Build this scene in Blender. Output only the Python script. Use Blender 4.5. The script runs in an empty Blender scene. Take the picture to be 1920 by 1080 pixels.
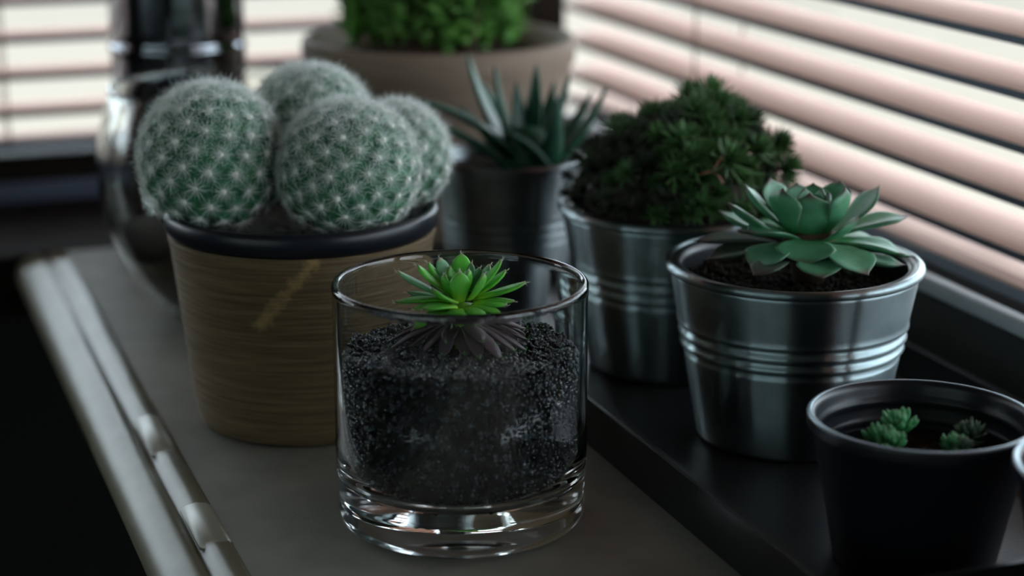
import bpy, math, random
import numpy as np
from mathutils import Vector, Matrix, noise
random.seed(7); rng = np.random.default_rng(7)
R = math.radians
sc = bpy.context.scene
col = sc.collection

# ------------------------------------------------------------------ camera, sky, exposure
PITCH = R(15.37); FPX = 3600.0; CZ = 0.264
cam_d = bpy.data.cameras.new('camera'); cam = bpy.data.objects.new('camera', cam_d); col.objects.link(cam)
cam.location = (0, 0, CZ); cam.rotation_euler = (R(90) - PITCH, 0, 0)
cam_d.sensor_width = 36; cam_d.lens = 36 * FPX / 1920; cam_d.clip_start = 0.01
cam_d.dof.use_dof = True; cam_d.dof.focus_distance = 0.69; cam_d.dof.aperture_fstop = 5.4
sc.camera = cam
sc.view_settings.view_transform = 'Standard'; sc.view_settings.look = 'None'
sc.view_settings.gamma = 1; sc.view_settings.use_curve_mapping = False
sc.view_settings.exposure = 0.0
cy = sc.cycles
cy.max_bounces = 14; cy.transmission_bounces = 12; cy.glossy_bounces = 6; cy.diffuse_bounces = 4; cy.transparent_max_bounces = 16
cy.caustics_refractive = True; cy.caustics_reflective = True; cy.blur_glossy = 0.6
cy.sample_clamp_indirect = 5.0
cy.use_denoising = True

SKY = 8.0
w = bpy.data.worlds.new('sky'); sc.world = w; w.use_nodes = True
nt = w.node_tree; nt.nodes.clear()
out = nt.nodes.new('ShaderNodeOutputWorld'); bg = nt.nodes.new('ShaderNodeBackground')
tc = nt.nodes.new('ShaderNodeTexCoord'); sp = nt.nodes.new('ShaderNodeSeparateXYZ'); cr = nt.nodes.new('ShaderNodeValToRGB')
mr = nt.nodes.new('ShaderNodeMapRange'); mr.inputs[1].default_value = -0.6; mr.inputs[2].default_value = 0.9
nt.links.new(tc.outputs['Generated'], sp.inputs[0]); nt.links.new(sp.outputs['Z'], mr.inputs[0]); nt.links.new(mr.outputs[0], cr.inputs[0])
e = cr.color_ramp.elements
e[0].position = 0.0; e[0].color = (0.11, 0.105, 0.095, 1)        # pale paving below the windows
e[1].position = 1.0; e[1].color = (0.66, 0.84, 1.0, 1)           # overcast blue-white sky
for p_, c_ in ((.22, (.135, .132, .118, 1)), (.31, (.12, .118, .108, 1)), (.36, (.085, .088, .082, 1)), (.405, (.10, .105, .10, 1)), (.45, (.80, .92, 1.0, 1))):
    a = e.new(p_); a.color = c_
nt.links.new(cr.outputs[0], bg.inputs[0]); bg.inputs[1].default_value = SKY
nt.links.new(bg.outputs[0], out.inputs[0])
w.cycles.sampling_method = 'AUTOMATIC'

# ------------------------------------------------------------------ coordinates along the sill: n = towards the window, s = along the sill
UA = R(20.0)
U = Vector((-math.sin(UA), math.cos(UA), 0)); V = Vector((math.cos(UA), math.sin(UA), 0))
def W(n, s, z=0): return V * n + U * s + Vector((0, 0, z))
def px(x, y, Y):
    """point where the camera ray of pixel x,y meets the plane at distance Y"""
    a = (x - 960) / FPX; u = (540 - y) / FPX
    d = Vector((a, math.cos(PITCH) + u * math.sin(PITCH), u * math.cos(PITCH) - math.sin(PITCH)))
    return Vector((0, 0, CZ)) + d * (Y / d.y)

def portal(name, n, s, z, w_, h_, rot):
    l = bpy.data.lights.new(name, 'AREA'); l.shape = 'RECTANGLE'; l.size = w_; l.size_y = h_; l.energy = 1
    l.cycles.is_portal = True
    o = bpy.data.objects.new(name, l); col.objects.link(o); o.location = W(n, s, z); o.rotation_euler = rot
WT = 0.78     # window head height
portal('added_daylight_left', -2.66, -2.07, .45, 4.25, 1.4, (R(90), 0, UA - R(90)))  # sky portal of the unseen window added in the left wall
portal('daylight_right', 0.535, 0.35, WT / 2, 1.8, WT, (R(90), 0, UA + R(90)))
portal('daylight_back', -0.25, 1.27, WT / 2, 1.4, WT, (R(-90), 0, UA))

# ------------------------------------------------------------------ materials
def mat(name, color=(.5, .5, .5), rough=.5, metal=0, aniso=0, spec=.5, noise_amt=0, nscale=30, stretch=(1, 1, 1), bump=0, bscale=200,
        color2=None, trans=0, ior=1.45, sss=0, coat=0, sheen=0, objrand=0, coords='Object'):
    m = bpy.data.materials.new(name); m.use_nodes = True
    n = m.node_tree; b = n.nodes['Principled BSDF']
    b.inputs['Base Color'].default_value = (*color, 1); b.inputs['Roughness'].default_value = rough
    b.inputs['Metallic'].default_value = metal; b.inputs['Specular IOR Level'].default_value = spec
    b.inputs['Transmission Weight'].default_value = trans; b.inputs['IOR'].default_value = ior
    b.inputs['Coat Weight'].default_value = coat; b.inputs['Sheen Weight'].default_value = sheen
    if sss:
        b.inputs['Subsurface Weight'].default_value = sss; b.inputs['Subsurface Radius'].default_value = (1, 1, .5); b.inputs['Subsurface Scale'].default_value = .0015
    if aniso:
        b.inputs['Anisotropic'].default_value = aniso; tg = n.nodes.new('ShaderNodeTangent'); tg.axis = 'Z'; n.links.new(tg.outputs[0], b.inputs['Tangent'])
        b.inputs['Anisotropic Rotation'].default_value = .25
    t = n.nodes.new('ShaderNodeTexCoord'); mp = n.nodes.new('ShaderNodeMapping'); mp.inputs['Scale'].default_value = stretch
    n.links.new(t.outputs[coords], mp.inputs[0])
    src = None
    if color2 is not None:
        nz = n.nodes.new('ShaderNodeTexNoise'); nz.inputs['Scale'].default_value = nscale; nz.inputs['Detail'].default_value = 6
        n.links.new(mp.outputs[0], nz.inputs['Vector'])
        r = n.nodes.new('ShaderNodeMapRange'); r.inputs[1].default_value = .35; r.inputs[2].default_value = .65
        n.links.new(nz.outputs[0], r.inputs[0])
        mx = n.nodes.new('ShaderNodeMix'); mx.data_type = 'RGBA'; mx.inputs[6].default_value = (*color, 1); mx.inputs[7].default_value = (*color2, 1)
        n.links.new(r.outputs[0], mx.inputs[0]); src = mx.outputs[2]
    if objrand:
        oi = n.nodes.new('ShaderNodeObjectInfo'); hs = n.nodes.new('ShaderNodeHueSaturation')
        r2 = n.nodes.new('ShaderNodeMapRange'); r2.inputs[3].default_value = 1 - objrand; r2.inputs[4].default_value = 1 + objrand
        n.links.new(oi.outputs['Random'], r2.inputs[0]); n.links.new(r2.outputs[0], hs.inputs['Value'])
        if src is not None: n.links.new(src, hs.inputs['Color'])
        else: hs.inputs['Color'].default_value = (*color, 1)
        src = hs.outputs[0]
    if src is not None: n.links.new(src, b.inputs['Base Color'])
    if bump:
        nb = n.nodes.new('ShaderNodeTexNoise'); nb.inputs['Scale'].default_value = bscale; nb.inputs['Detail'].default_value = 5
        n.links.new(mp.outputs[0], nb.inputs['Vector'])
        bp = n.nodes.new('ShaderNodeBump'); bp.inputs['Strength'].default_value = bump; bp.inputs['Distance'].default_value = .001
        n.links.new(nb.outputs[0], bp.inputs['Height']); n.links.new(bp.outputs[0], b.inputs['Normal'])
    return m

def leaf_mat(name, c_base, c_mid, c_tip, tip_at=.9, edge=None, rough=.5, transl=.25, objrand=.15, nsc=160):
    """u of the leaf's UV runs from base to tip, v across its width"""
    m = bpy.data.materials.new(name); m.use_nodes = True; n = m.node_tree; b = n.nodes['Principled BSDF']
    uv = n.nodes.new('ShaderNodeUVMap'); s = n.nodes.new('ShaderNodeSeparateXYZ'); n.links.new(uv.outputs[0], s.inputs[0])
    r = n.nodes.new('ShaderNodeValToRGB'); el = r.color_ramp.elements
    el[0].color = (*c_base, 1); el[0].position = .05
    el[1].color = (*c_tip, 1); el[1].position = min(1, tip_at + .06)
    x = el.new(.45); x.color = (*c_mid, 1); x = el.new(tip_at - .08); x.color = (*c_mid, 1)
    n.links.new(s.outputs['X'], r.inputs[0]); src = r.outputs[0]
    if edge:
        ed = n.nodes.new('ShaderNodeMath'); ed.operation = 'SUBTRACT'; ed.inputs[1].default_value = .5; n.links.new(s.outputs['Y'], ed.inputs[0])
        ab = n.nodes.new('ShaderNodeMath'); ab.operation = 'ABSOLUTE'; n.links.new(ed.outputs[0], ab.inputs[0])
        mr_ = n.nodes.new('ShaderNodeMapRange'); mr_.inputs[1].default_value = .46; mr_.inputs[2].default_value = .5; n.links.new(ab.outputs[0], mr_.inputs[0])
        mx = n.nodes.new('ShaderNodeMix'); mx.data_type = 'RGBA'; mx.inputs[7].default_value = (*edge, 1)
        n.links.new(mr_.outputs[0], mx.inputs[0]); n.links.new(src, mx.inputs[6]); src = mx.outputs[2]
    t = n.nodes.new('ShaderNodeTexCoord'); nz = n.nodes.new('ShaderNodeTexNoise'); nz.inputs['Scale'].default_value = nsc; nz.inputs['Detail'].default_value = 5
    n.links.new(t.outputs['Object'], nz.inputs['Vector'])
    oi = n.nodes.new('ShaderNodeObjectInfo'); hs = n.nodes.new('ShaderNodeHueSaturation')
    ad = n.nodes.new('ShaderNodeMath'); ad.operation = 'MULTIPLY_ADD'; ad.inputs[1].default_value = .9; ad.inputs[2].default_value = .55 - objrand / 2
    n.links.new(nz.outputs[0], ad.inputs[0])
    ad2 = n.nodes.new('ShaderNodeMath'); ad2.operation = 'MULTIPLY_ADD'; ad2.inputs[1].default_value = objrand; n.links.new(oi.outputs['Random'], ad2.inputs[0]); n.links.new(ad.outputs[0], ad2.inputs[2])
    n.links.new(ad2.outputs[0], hs.inputs['Value']); n.links.new(src, hs.inputs['Color']); src = hs.outputs[0]
    n.links.new(src, b.inputs['Base Color']); b.inputs['Roughness'].default_value = rough
    bp = n.nodes.new('ShaderNodeBump'); bp.inputs['Strength'].default_value = .25; bp.inputs['Distance'].default_value = .0006
    n.links.new(nz.outputs[0], bp.inputs['Height']); n.links.new(bp.outputs[0], b.inputs['Normal'])
    if transl:
        tr = n.nodes.new('ShaderNodeBsdfTranslucent'); mxs = n.nodes.new('ShaderNodeMixShader'); mxs.inputs[0].default_value = transl
        n.links.new(src, tr.inputs[0]); n.links.new(b.outputs[0], mxs.inputs[1]); n.links.new(tr.outputs[0], mxs.inputs[2])
        n.links.new(mxs.outputs[0], n.nodes['Material Output'].inputs[0])
    return m

M = {}
M['sill'] = mat('sill_laminate', (.275, .265, .225), .6, spec=.25, color2=(.225, .22, .19), nscale=40, bump=.12, bscale=900)
M['nosing'] = mat('sill_nosing', (.20, .18, .125), .34, spec=.3, color2=(.145, .13, .085), nscale=25, bump=.2, bscale=60)
M['tape'] = mat('nosing_joint', (.34, .32, .25), .35)
M['tray'] = mat('tray_metal', (.013, .013, .015), .36, spec=.3, color2=(.019, .018, .018), nscale=50, bump=.1, bscale=700)
M['wall_dark'] = mat('dark_paint', (.03, .028, .025), .7, color2=(.022, .02, .018), nscale=6)
M['wall_pale'] = mat('pale_plaster', (.55, .52, .46), .8, color2=(.5, .47, .42), nscale=4, bump=.2, bscale=80)
M['floor'] = mat('dark_floor', (.05, .04, .03), .5, color2=(.03, .024, .02), nscale=8, stretch=(1, 12, 1))
M['ledge'] = mat('dark_wood', (.010, .007, .006), .7, spec=.08, color2=(.02, .013, .01), nscale=12, stretch=(1, 1, 10), bump=.1)
M['frame'] = mat('frame_dark', (.016, .011, .008), .7, spec=.1)
M['panel'] = mat('frame_panel', (.035, .04, .035), .5, color2=(.03, .034, .03), nscale=90)
M['bead'] = mat('frame_bead', (.62, .64, .66), .4)
M['slat'] = mat('wood_slat', (.57, .375, .305), .75, spec=.06, color2=(.47, .295, .235), nscale=9, stretch=(60, 1.2, 1), bump=.08, bscale=60)
M['slat_edge_shaded'] = mat('slat_edge_shaded', (.13, .15, .19), .6, spec=.2)  # cool shade on the backlit slat edges, painted in as slate blue
M['rail_face_lit'] = mat('rail_face_lit', (.30, .34, .40), .55, spec=.3)  # cool room light on the rail front, painted in as blue-grey
M['rail'] = mat('wood_rail', (.57, .375, .305), .75, spec=.06, color2=(.215, .125, .098), nscale=9, stretch=(60, 1.2, 1))
M['cord'] = mat('cord', (.30, .2, .15), .8)
M['glass_pane'] = None
M['zinc'] = mat('galvanised_steel', (.34, .41, .43), .30, metal=1, aniso=1.0, color2=(.25, .30, .32), nscale=45, bump=.05, bscale=350)
M['zinc_dull'] = mat('dull_zinc', (.25, .27, .28), .38, metal=1, aniso=.9, color2=(.17, .19, .20), nscale=60, bump=.1, bscale=350)
M['rim'] = mat('rim_steel', (.66, .69, .70), .2, metal=1)
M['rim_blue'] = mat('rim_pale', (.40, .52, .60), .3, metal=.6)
M['plastic'] = mat('black_plastic', (.012, .013, .018), .3, spec=.6)
M['plastic_blue'] = mat('dark_blue_plastic', (.008, .010, .015), .36, spec=.5)
M['soil'] = mat('potting_soil', (.018, .012, .008), .95, color2=(.04, .028, .018), nscale=600, bump=.8, bscale=900)
def grit_mat():
    m = mat('black_grit', (.004, .0045, .006), .22, spec=.7); n = m.node_tree; b = n.nodes['Principled BSDF']
    t = n.nodes.new('ShaderNodeTexCoord'); vo = n.nodes.new('ShaderNodeTexVoronoi'); vo.inputs['Scale'].default_value = 620
    n.links.new(t.outputs['Object'], vo.inputs['Vector']); se = n.nodes.new('ShaderNodeSeparateColor'); n.links.new(vo.outputs['Color'], se.inputs[0])
    r = n.nodes.new('ShaderNodeValToRGB'); e_ = r.color_ramp.elements; e_[0].color = (.0025, .003, .004, 1); e_[0].position = .45; e_[1].color = (.11, .14, .17, 1); e_[1].position = 1
    x = e_.new(.75); x.color = (.022, .028, .036, 1)
    n.links.new(se.outputs[0], r.inputs[0]); n.links.new(r.outputs[0], b.inputs['Base Color']); return m
M['grit'] = grit_mat()
M['cactus'] = mat('cactus_skin', (.02, .13, .07), .5, color2=(.04, .20, .09), nscale=120)
M['spine'] = mat('white_spine', (.93, .96, .92), .6)
M['wool'] = mat('areole_wool', (.9, .9, .84), .9)
M['canister'] = mat('dark_chrome', (.26, .27, .30), .10, metal=1, bump=.03, bscale=40)
M['stem'] = mat('dry_stem', (.09, .05, .03), .8)
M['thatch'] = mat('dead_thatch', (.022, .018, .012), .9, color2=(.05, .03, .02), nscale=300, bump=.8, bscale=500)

# wrapped fibre on the cactus pot: fine horizontal threads, a slanted lighter streak
def fibre_mat():
    m = mat('wrapped_fibre', (.110, .068, .030), .75, color2=(.215, .148, .074), nscale=55, stretch=(.6, .6, 20), bump=1.0, bscale=70)
    n = m.node_tree; b = n.nodes['Principled BSDF']
    src = b.inputs['Base Color'].links[0].from_socket
    t = n.nodes.new('ShaderNodeTexCoord')
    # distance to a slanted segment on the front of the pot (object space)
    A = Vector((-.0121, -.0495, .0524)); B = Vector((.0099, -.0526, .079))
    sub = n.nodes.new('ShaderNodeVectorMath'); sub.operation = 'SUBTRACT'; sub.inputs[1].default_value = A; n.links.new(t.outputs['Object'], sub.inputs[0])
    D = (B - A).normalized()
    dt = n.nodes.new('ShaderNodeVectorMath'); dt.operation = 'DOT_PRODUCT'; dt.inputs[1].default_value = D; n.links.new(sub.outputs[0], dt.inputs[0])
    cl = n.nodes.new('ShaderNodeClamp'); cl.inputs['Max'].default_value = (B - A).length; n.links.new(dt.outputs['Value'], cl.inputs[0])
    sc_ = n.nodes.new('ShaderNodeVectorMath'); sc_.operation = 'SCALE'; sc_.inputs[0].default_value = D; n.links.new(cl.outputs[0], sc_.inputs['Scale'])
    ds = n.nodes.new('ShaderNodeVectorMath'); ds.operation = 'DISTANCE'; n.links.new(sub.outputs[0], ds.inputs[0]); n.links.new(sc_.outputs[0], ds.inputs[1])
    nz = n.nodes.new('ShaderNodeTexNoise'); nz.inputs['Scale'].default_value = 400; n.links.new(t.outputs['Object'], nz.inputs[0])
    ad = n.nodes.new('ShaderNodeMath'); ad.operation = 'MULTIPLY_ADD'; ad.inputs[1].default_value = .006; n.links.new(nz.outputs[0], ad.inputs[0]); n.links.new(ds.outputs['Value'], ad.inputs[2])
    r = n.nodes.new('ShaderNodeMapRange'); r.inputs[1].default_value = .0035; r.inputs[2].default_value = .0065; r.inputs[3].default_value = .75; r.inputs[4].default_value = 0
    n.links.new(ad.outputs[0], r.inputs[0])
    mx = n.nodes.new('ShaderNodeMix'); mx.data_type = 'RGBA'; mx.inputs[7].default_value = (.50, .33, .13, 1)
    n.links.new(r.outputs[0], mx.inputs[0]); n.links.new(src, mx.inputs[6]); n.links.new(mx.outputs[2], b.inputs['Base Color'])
    return m
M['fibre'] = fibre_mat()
M['basket'] = mat('clay_bowl', (.34, .25, .19), .7, color2=(.24, .17, .125), nscale=10, stretch=(1, 1, 8), bump=.4, bscale=40)

def glass(name, tint=(1, 1, 1), ior=1.5, rough=0.0):
    m = bpy.data.materials.new(name); m.use_nodes = True; b = m.node_tree.nodes['Principled BSDF']
    b.inputs['Base Color'].default_value = (*tint, 1); b.inputs['Roughness'].default_value = rough
    b.inputs['Transmission Weight'].default_value = 1; b.inputs['IOR'].default_value = ior
    return m
M['glass'] = glass('clear_glass', (.97, .99, .98))
M['glass_smoke'] = glass('bowl_glass', (.90, .93, .90), rough=.01)
def pane_mat():
    m = bpy.data.materials.new('window_glass'); m.use_nodes = True; n = m.node_tree; n.nodes.remove(n.nodes['Principled BSDF'])
    t = n.nodes.new('ShaderNodeBsdfTransparent'); t.inputs[0].default_value = (.96, .98, .97, 1)
    g = n.nodes.new('ShaderNodeBsdfGlossy'); g.inputs['Roughness'].default_value = .0
    lw = n.nodes.new('ShaderNodeLayerWeight'); pw = n.nodes.new('ShaderNodeMath'); pw.operation = 'POWER'; pw.inputs[1].default_value = 5
    f = n.nodes.new('ShaderNodeMath'); f.operation = 'MULTIPLY_ADD'; f.inputs[1].default_value = .95; f.inputs[2].default_value = .04
    n.links.new(lw.outputs['Facing'], pw.inputs[0]); n.links.new(pw.outputs[0], f.inputs[0]); mx = n.nodes.new('ShaderNodeMixShader')
    n.links.new(f.outputs[0], mx.inputs[0]); n.links.new(t.outputs[0], mx.inputs[1]); n.links.new(g.outputs[0], mx.inputs[2])
    n.links.new(mx.outputs[0], n.nodes['Material Output'].inputs[0]); return m
M['pane'] = pane_mat()

M['ech'] = leaf_mat('echeveria_leaf', (.05, .36, .10), (.10, .35, .185), (.12, .03, .04), .92, edge=(.22, .27, .22), rough=.42, transl=.12)
M['ech_old'] = leaf_mat('echeveria_old_leaf', (.05, .13, .07), (.085, .12, .085), (.07, .04, .035), .85, rough=.6, transl=.1)
M['semp'] = leaf_mat('sempervivum_leaf', (.38, .72, .05), (.17, .60, .08), (.34, .42, .18), .95, rough=.42, transl=.38, objrand=.25)
M['semp_blue'] = leaf_mat('sempervivum_pale_leaf', (.12, .42, .10), (.16, .42, .20), (.45, .42, .28), .92, rough=.5, transl=.3)
M['semp_purple'] = leaf_mat('sempervivum_purple_leaf', (.045, .035, .03), (.048, .022, .036), (.12, .20, .10), .96, rough=.5, transl=.08)
M['aloe'] = leaf_mat('aloe_leaf', (.02, .10, .05), (.022, .115, .068), (.035, .10, .06), .95, rough=.42, transl=.08)
M['tuft'] = leaf_mat('tuft_leaf', (.05, .07, .03), (.075, .20, .055), (.16, .15, .06), .93, rough=.5, transl=.2, objrand=.5)
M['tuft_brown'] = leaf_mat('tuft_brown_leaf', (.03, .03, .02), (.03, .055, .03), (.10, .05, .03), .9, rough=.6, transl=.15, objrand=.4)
M['tuft_pink'] = leaf_mat('tuft_pink_leaf', (.2, .10, .06), (.45, .17, .12), (.5, .22, .17), .9, transl=.2)
M['baby'] = leaf_mat('offset_leaf', (.08, .45, .14), (.10, .42, .17), (.22, .45, .22), .93, transl=.25)
M['baby_dull'] = leaf_mat('offset_dull_leaf', (.06, .14, .08), (.08, .17, .10), (.18, .16, .12), .9, transl=.15)
M['bush'] = leaf_mat('bush_leaf', (.13, .40, .07), (.26, .55, .13), (.42, .62, .20), .95, transl=.5, nsc=28, objrand=.3)
M['hair'] = mat('pale_hair', (.7, .72, .62), .6)

# ------------------------------------------------------------------ helpers
def tagp(o, label=None, cat=None, group=None, kind=None):
    if label: o['label'] = label
    if cat: o['category'] = cat
    if group: o['group'] = group
    if kind: o['kind'] = kind
    return o
def thing(name, label, cat, loc=(0, 0, 0), rz=0, group=None):
    o = bpy.data.objects.new(name, None); col.objects.link(o); o.location = loc; o.rotation_euler = (0, 0, rz); o.empty_display_size = .02
    return tagp(o, label, cat, group)
def mesh(name, vs, fs, m, parent=None, smooth=True, uvs=None, loc=None, rz=None, label=None, kind=None):
    me = bpy.data.meshes.new(name); me.from_pydata([tuple(v) for v in vs], [], [tuple(f) for f in fs])
    if uvs is not None:
        ul = me.uv_layers.new(name='UVMap')
        li = np.zeros(len(me.loops), dtype=np.int32); me.loops.foreach_get('vertex_index', li)
        ul.data.foreach_set('uv', np.asarray(uvs, dtype=np.float32)[li].ravel())
    me.materials.append(m)
    if smooth: me.polygons.foreach_set('use_smooth', [True] * len(me.polygons))
    me.update()
    o = bpy.data.objects.new(name, me); col.objects.link(o)
    if parent: o.parent = parent
    if loc is not None: o.location = loc
    if rz is not None: o.rotation_euler = (0, 0, rz)
    return tagp(o, label, kind=kind)
def bigmesh(name, vs, tris, m, parent=None, kind='stuff', smooth=False, loc=None, label=None):
    """many triangles from numpy arrays"""
    vs = np.asarray(vs, dtype=np.float32); tris = np.asarray(tris, dtype=np.int32)
    me = bpy.data.meshes.new(name); me.vertices.add(len(vs)); me.vertices.foreach_set('co', vs.ravel())
    me.loops.add(tris.size); me.loops.foreach_set('vertex_index', tris.ravel())
    me.polygons.add(len(tris)); me.polygons.foreach_set('loop_start', np.arange(0, tris.size, 3, dtype=np.int32))
    me.update(calc_edges=True); me.validate(); me.materials.append(m)
    if smooth: me.polygons.foreach_set('use_smooth', [True] * len(me.polygons))
    o = bpy.data.objects.new(name, me); col.objects.link(o)
    if parent: o.parent = parent
    if loc is not None: o.location = loc
    return tagp(o, label, kind=kind)
def lathe_data(prof, seg=96, closed=False):
    vs, fs = [], []
    n = len(prof)
    for (r, z) in prof:
        for k in range(seg):
            a = 2 * math.pi * k / seg; vs.append((r * math.cos(a), r * math.sin(a), z))
    for i in range(n if closed else n - 1):
        j = (i + 1) % n
        for k in range(seg):
            l = (k + 1) % seg; fs.append((i * seg + k, i * seg + l, j * seg + l, j * seg + k))
    if not closed:
        if prof[0][0] < .0011: fs.append(tuple(range(seg))[::-1])
        if prof[-1][0] < .0011: fs.append(tuple((n - 1) * seg + k for k in range(seg)))
    return vs, fs
def lathe(name, prof, m, parent=None, seg=96, closed=False, **kw):
    vs, fs = lathe_data(prof, seg, closed)
    if not closed:
        if prof[0][0] < 1e-3: pass
    return mesh(name, vs, fs, m, parent, **kw)
def box_data(x0, x1, y0, y1, z0, z1):
    vs = [(x, y, z) for z in (z0, z1) for y in (y0, y1) for x in (x0, x1)]
    fs = [(0, 2, 3, 1), (4, 5, 7, 6), (0, 1, 5, 4), (2, 6, 7, 3), (0, 4, 6, 2), (1, 3, 7, 5)]
    return vs, fs
def box(name, x0, x1, y0, y1, z0, z1, m, parent=None, bevel=0, kind=None, rz=UA, label=None):
    """box in (n, s, z) coordinates of the sill unless parented"""
    vs, fs = box_data(x0, x1, y0, y1, z0, z1)
    o = mesh(name, vs, fs, m, parent, smooth=False, rz=None if parent else rz, kind=kind, label=label)
    if bevel:
        b = o.modifiers.new('bevel', 'BEVEL'); b.width = bevel; b.segments = 3; b.limit_method = 'ANGLE'
        o.data.polygons.foreach_set('use_smooth', [True] * len(o.data.polygons))
    return o
def merge(parts):
    vs, fs = [], []
    for v, f in parts:
        o = len(vs); vs += list(v); fs += [tuple(i + o for i in q) for q in f]
    return vs, fs

def interp(tab, t):
    for (a, b), (c, d) in zip(tab, tab[1:]):
        if t <= c:
            k = (t - a) / (c - a); k = k * k * (3 - 2 * k) if False else k
            return b + (d - b) * k
    return tab[-1][1]
ECH = [(0, .34), (.15, .42), (.35, .66), (.55, .9), (.68, 1), (.77, .92), (.84, .70), (.895, .42), (.935, .20), (.96, .09), (1, .01)]
SEM = [(0, .55), (.2, .75), (.5, 1), (.7, .96), (.85, .7), (.94, .38), (1, .05)]
ALO = [(0, 1), (.3, .92), (.6, .68), (.85, .33), (1, .03)]
NEE = [(0, .6), (.4, 1), (.8, .6), (1, .03)]
OVA = [(0, .15), (.25, .8), (.5, 1), (.8, .65), (1, .05)]
def leaf_data(base, tip, width, thick, bend=0.0, prof=ECH, cup=.15, nl=16, nr=10, hint=None, tip_hook=0):
    base = Vector(base); tip = Vector(tip); T = (tip - base); L = T.length; T = T / L
    Z = Vector((0, 0, 1)) if hint is None else Vector(hint)
    N = Z - T * Z.dot(T)
    if N.length < 1e-3: N = Vector((0, 1, 0)) - T * T.y
    N.normalize(); S = T.cross(N).normalized()
    ctrl = base + T * (L * .5) + N * bend * 2
    vs, uv, fs = [], [], []
    for i in range(nl + 1):
        t = i / nl; t = 1 - (1 - t) ** 1.25
        p = base * (1 - t) ** 2 + ctrl * 2 * t * (1 - t) + tip * t * t
        tan = ((ctrl - base) * (1 - t) + (tip - ctrl) * t).normalized()
        nn = (N - tan * N.dot(tan)).normalized()
        if tip_hook and t > .85: p = p + nn * tip_hook * ((t - .85) / .15) ** 2
        wd = interp(prof, t) * width / 2; th = thick * (.35 + .65 * interp(prof, t)) * (1 if t < .97 else .35)
        for k in range(nr):
            a = 2 * math.pi * k / nr
            x = math.cos(a); y = math.sin(a)
            off = nn * (th * .5 * y + cup * wd * (x * x) * 1.0)
            vs.append(p + S * (wd * x) + off); uv.append((t, .5 + .5 * x))
    for i in range(nl):
        for k in range(nr):
            l = (k + 1) % nr; fs.append((i * nr + k, i * nr + l, (i + 1) * nr + l, (i + 1) * nr + k))
    fs.append(tuple(range(nr))[::-1]); fs.append(tuple(nl * nr + k for k in range(nr)))
    return vs, fs, uv
def leaf(name, parent, m, base, tip, width, thick, **kw):
    v, f, u = leaf_data(base, tip, width, thick, **kw)
    org = Vector(parent.location) if parent else Vector()
    lab = kw.get('label')
    return mesh(name, [Vector(p) - org for p in v], f, m, parent, uvs=u)

ICO_V, ICO_F = None, None
def ico():
    g = (1 + 5 ** .5) / 2
    v = np.array([(-1, g, 0), (1, g, 0), (-1, -g, 0), (1, -g, 0), (0, -1, g), (0, 1, g), (0, -1, -g), (0, 1, -g), (g, 0, -1), (g, 0, 1), (-g, 0, -1), (-g, 0, 1)], float)
    v /= np.linalg.norm(v[0])
    f = np.array([(0, 11, 5), (0, 5, 1), (0, 1, 7), (0, 7, 10), (0, 10, 11), (1, 5, 9), (5, 11, 4), (11, 10, 2), (10, 7, 6), (7, 1, 8), (3, 9, 4), (3, 4, 2), (3, 2, 6), (3, 6, 8), (3, 8, 9), (4, 9, 5), (2, 4, 11), (6, 2, 10), (8, 6, 7), (9, 8, 1)])
    return v, f
ICO_V, ICO_F = ico()
def grains(pts, r0, r1):
    n = len(pts); pts = np.asarray(pts)
    rad = rng.uniform(r0, r1, n)[:, None, None]
    v = ICO_V[None] * rad * rng.uniform(.72, 1.2, (n, 12, 1)) * rng.uniform(.75, 1.2, (n, 1, 3)) + pts[:, None, :]
    f = ICO_F[None] + (np.arange(n) * 12)[:, None, None]
    return v.reshape(-1, 3), f.reshape(-1, 3)
def spikes(P, D, L, r, bendv=None):
    """thin 3-sided spines; P roots, D unit directions, L lengths, r radius; two segments with an optional bend"""
    P = np.asarray(P); D = np.asarray(D); n = len(P); L = np.asarray(L)[:, None]
    a = np.cross(D, rng.normal(size=(n, 3))); a /= np.linalg.norm(a, axis=1)[:, None]; b = np.cross(D, a)
    bend = bendv if bendv is not None else np.zeros((n, 3))
    rings = []
    for t, q in ((0, 1), (.55, .8)):
        c = P + D * L * t + bend * t * t
        for k in range(3):
            an = 2 * math.pi * k / 3; rings.append(c + (a * math.cos(an) + b * math.sin(an)) * r * q)
    rings.append(P + D * L + bend)
    v = np.stack(rings, 1)                                   # n,7,3
    f = [(0, 1, 4), (0, 4, 3), (1, 2, 5), (1, 5, 4), (2, 0, 3), (2, 3, 5), (3, 4, 6), (4, 5, 6), (5, 3, 6)]
    F = np.array(f)[None] + (np.arange(n) * 7)[:, None, None]
    return v.reshape(-1, 3), F.reshape(-1, 3)

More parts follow.
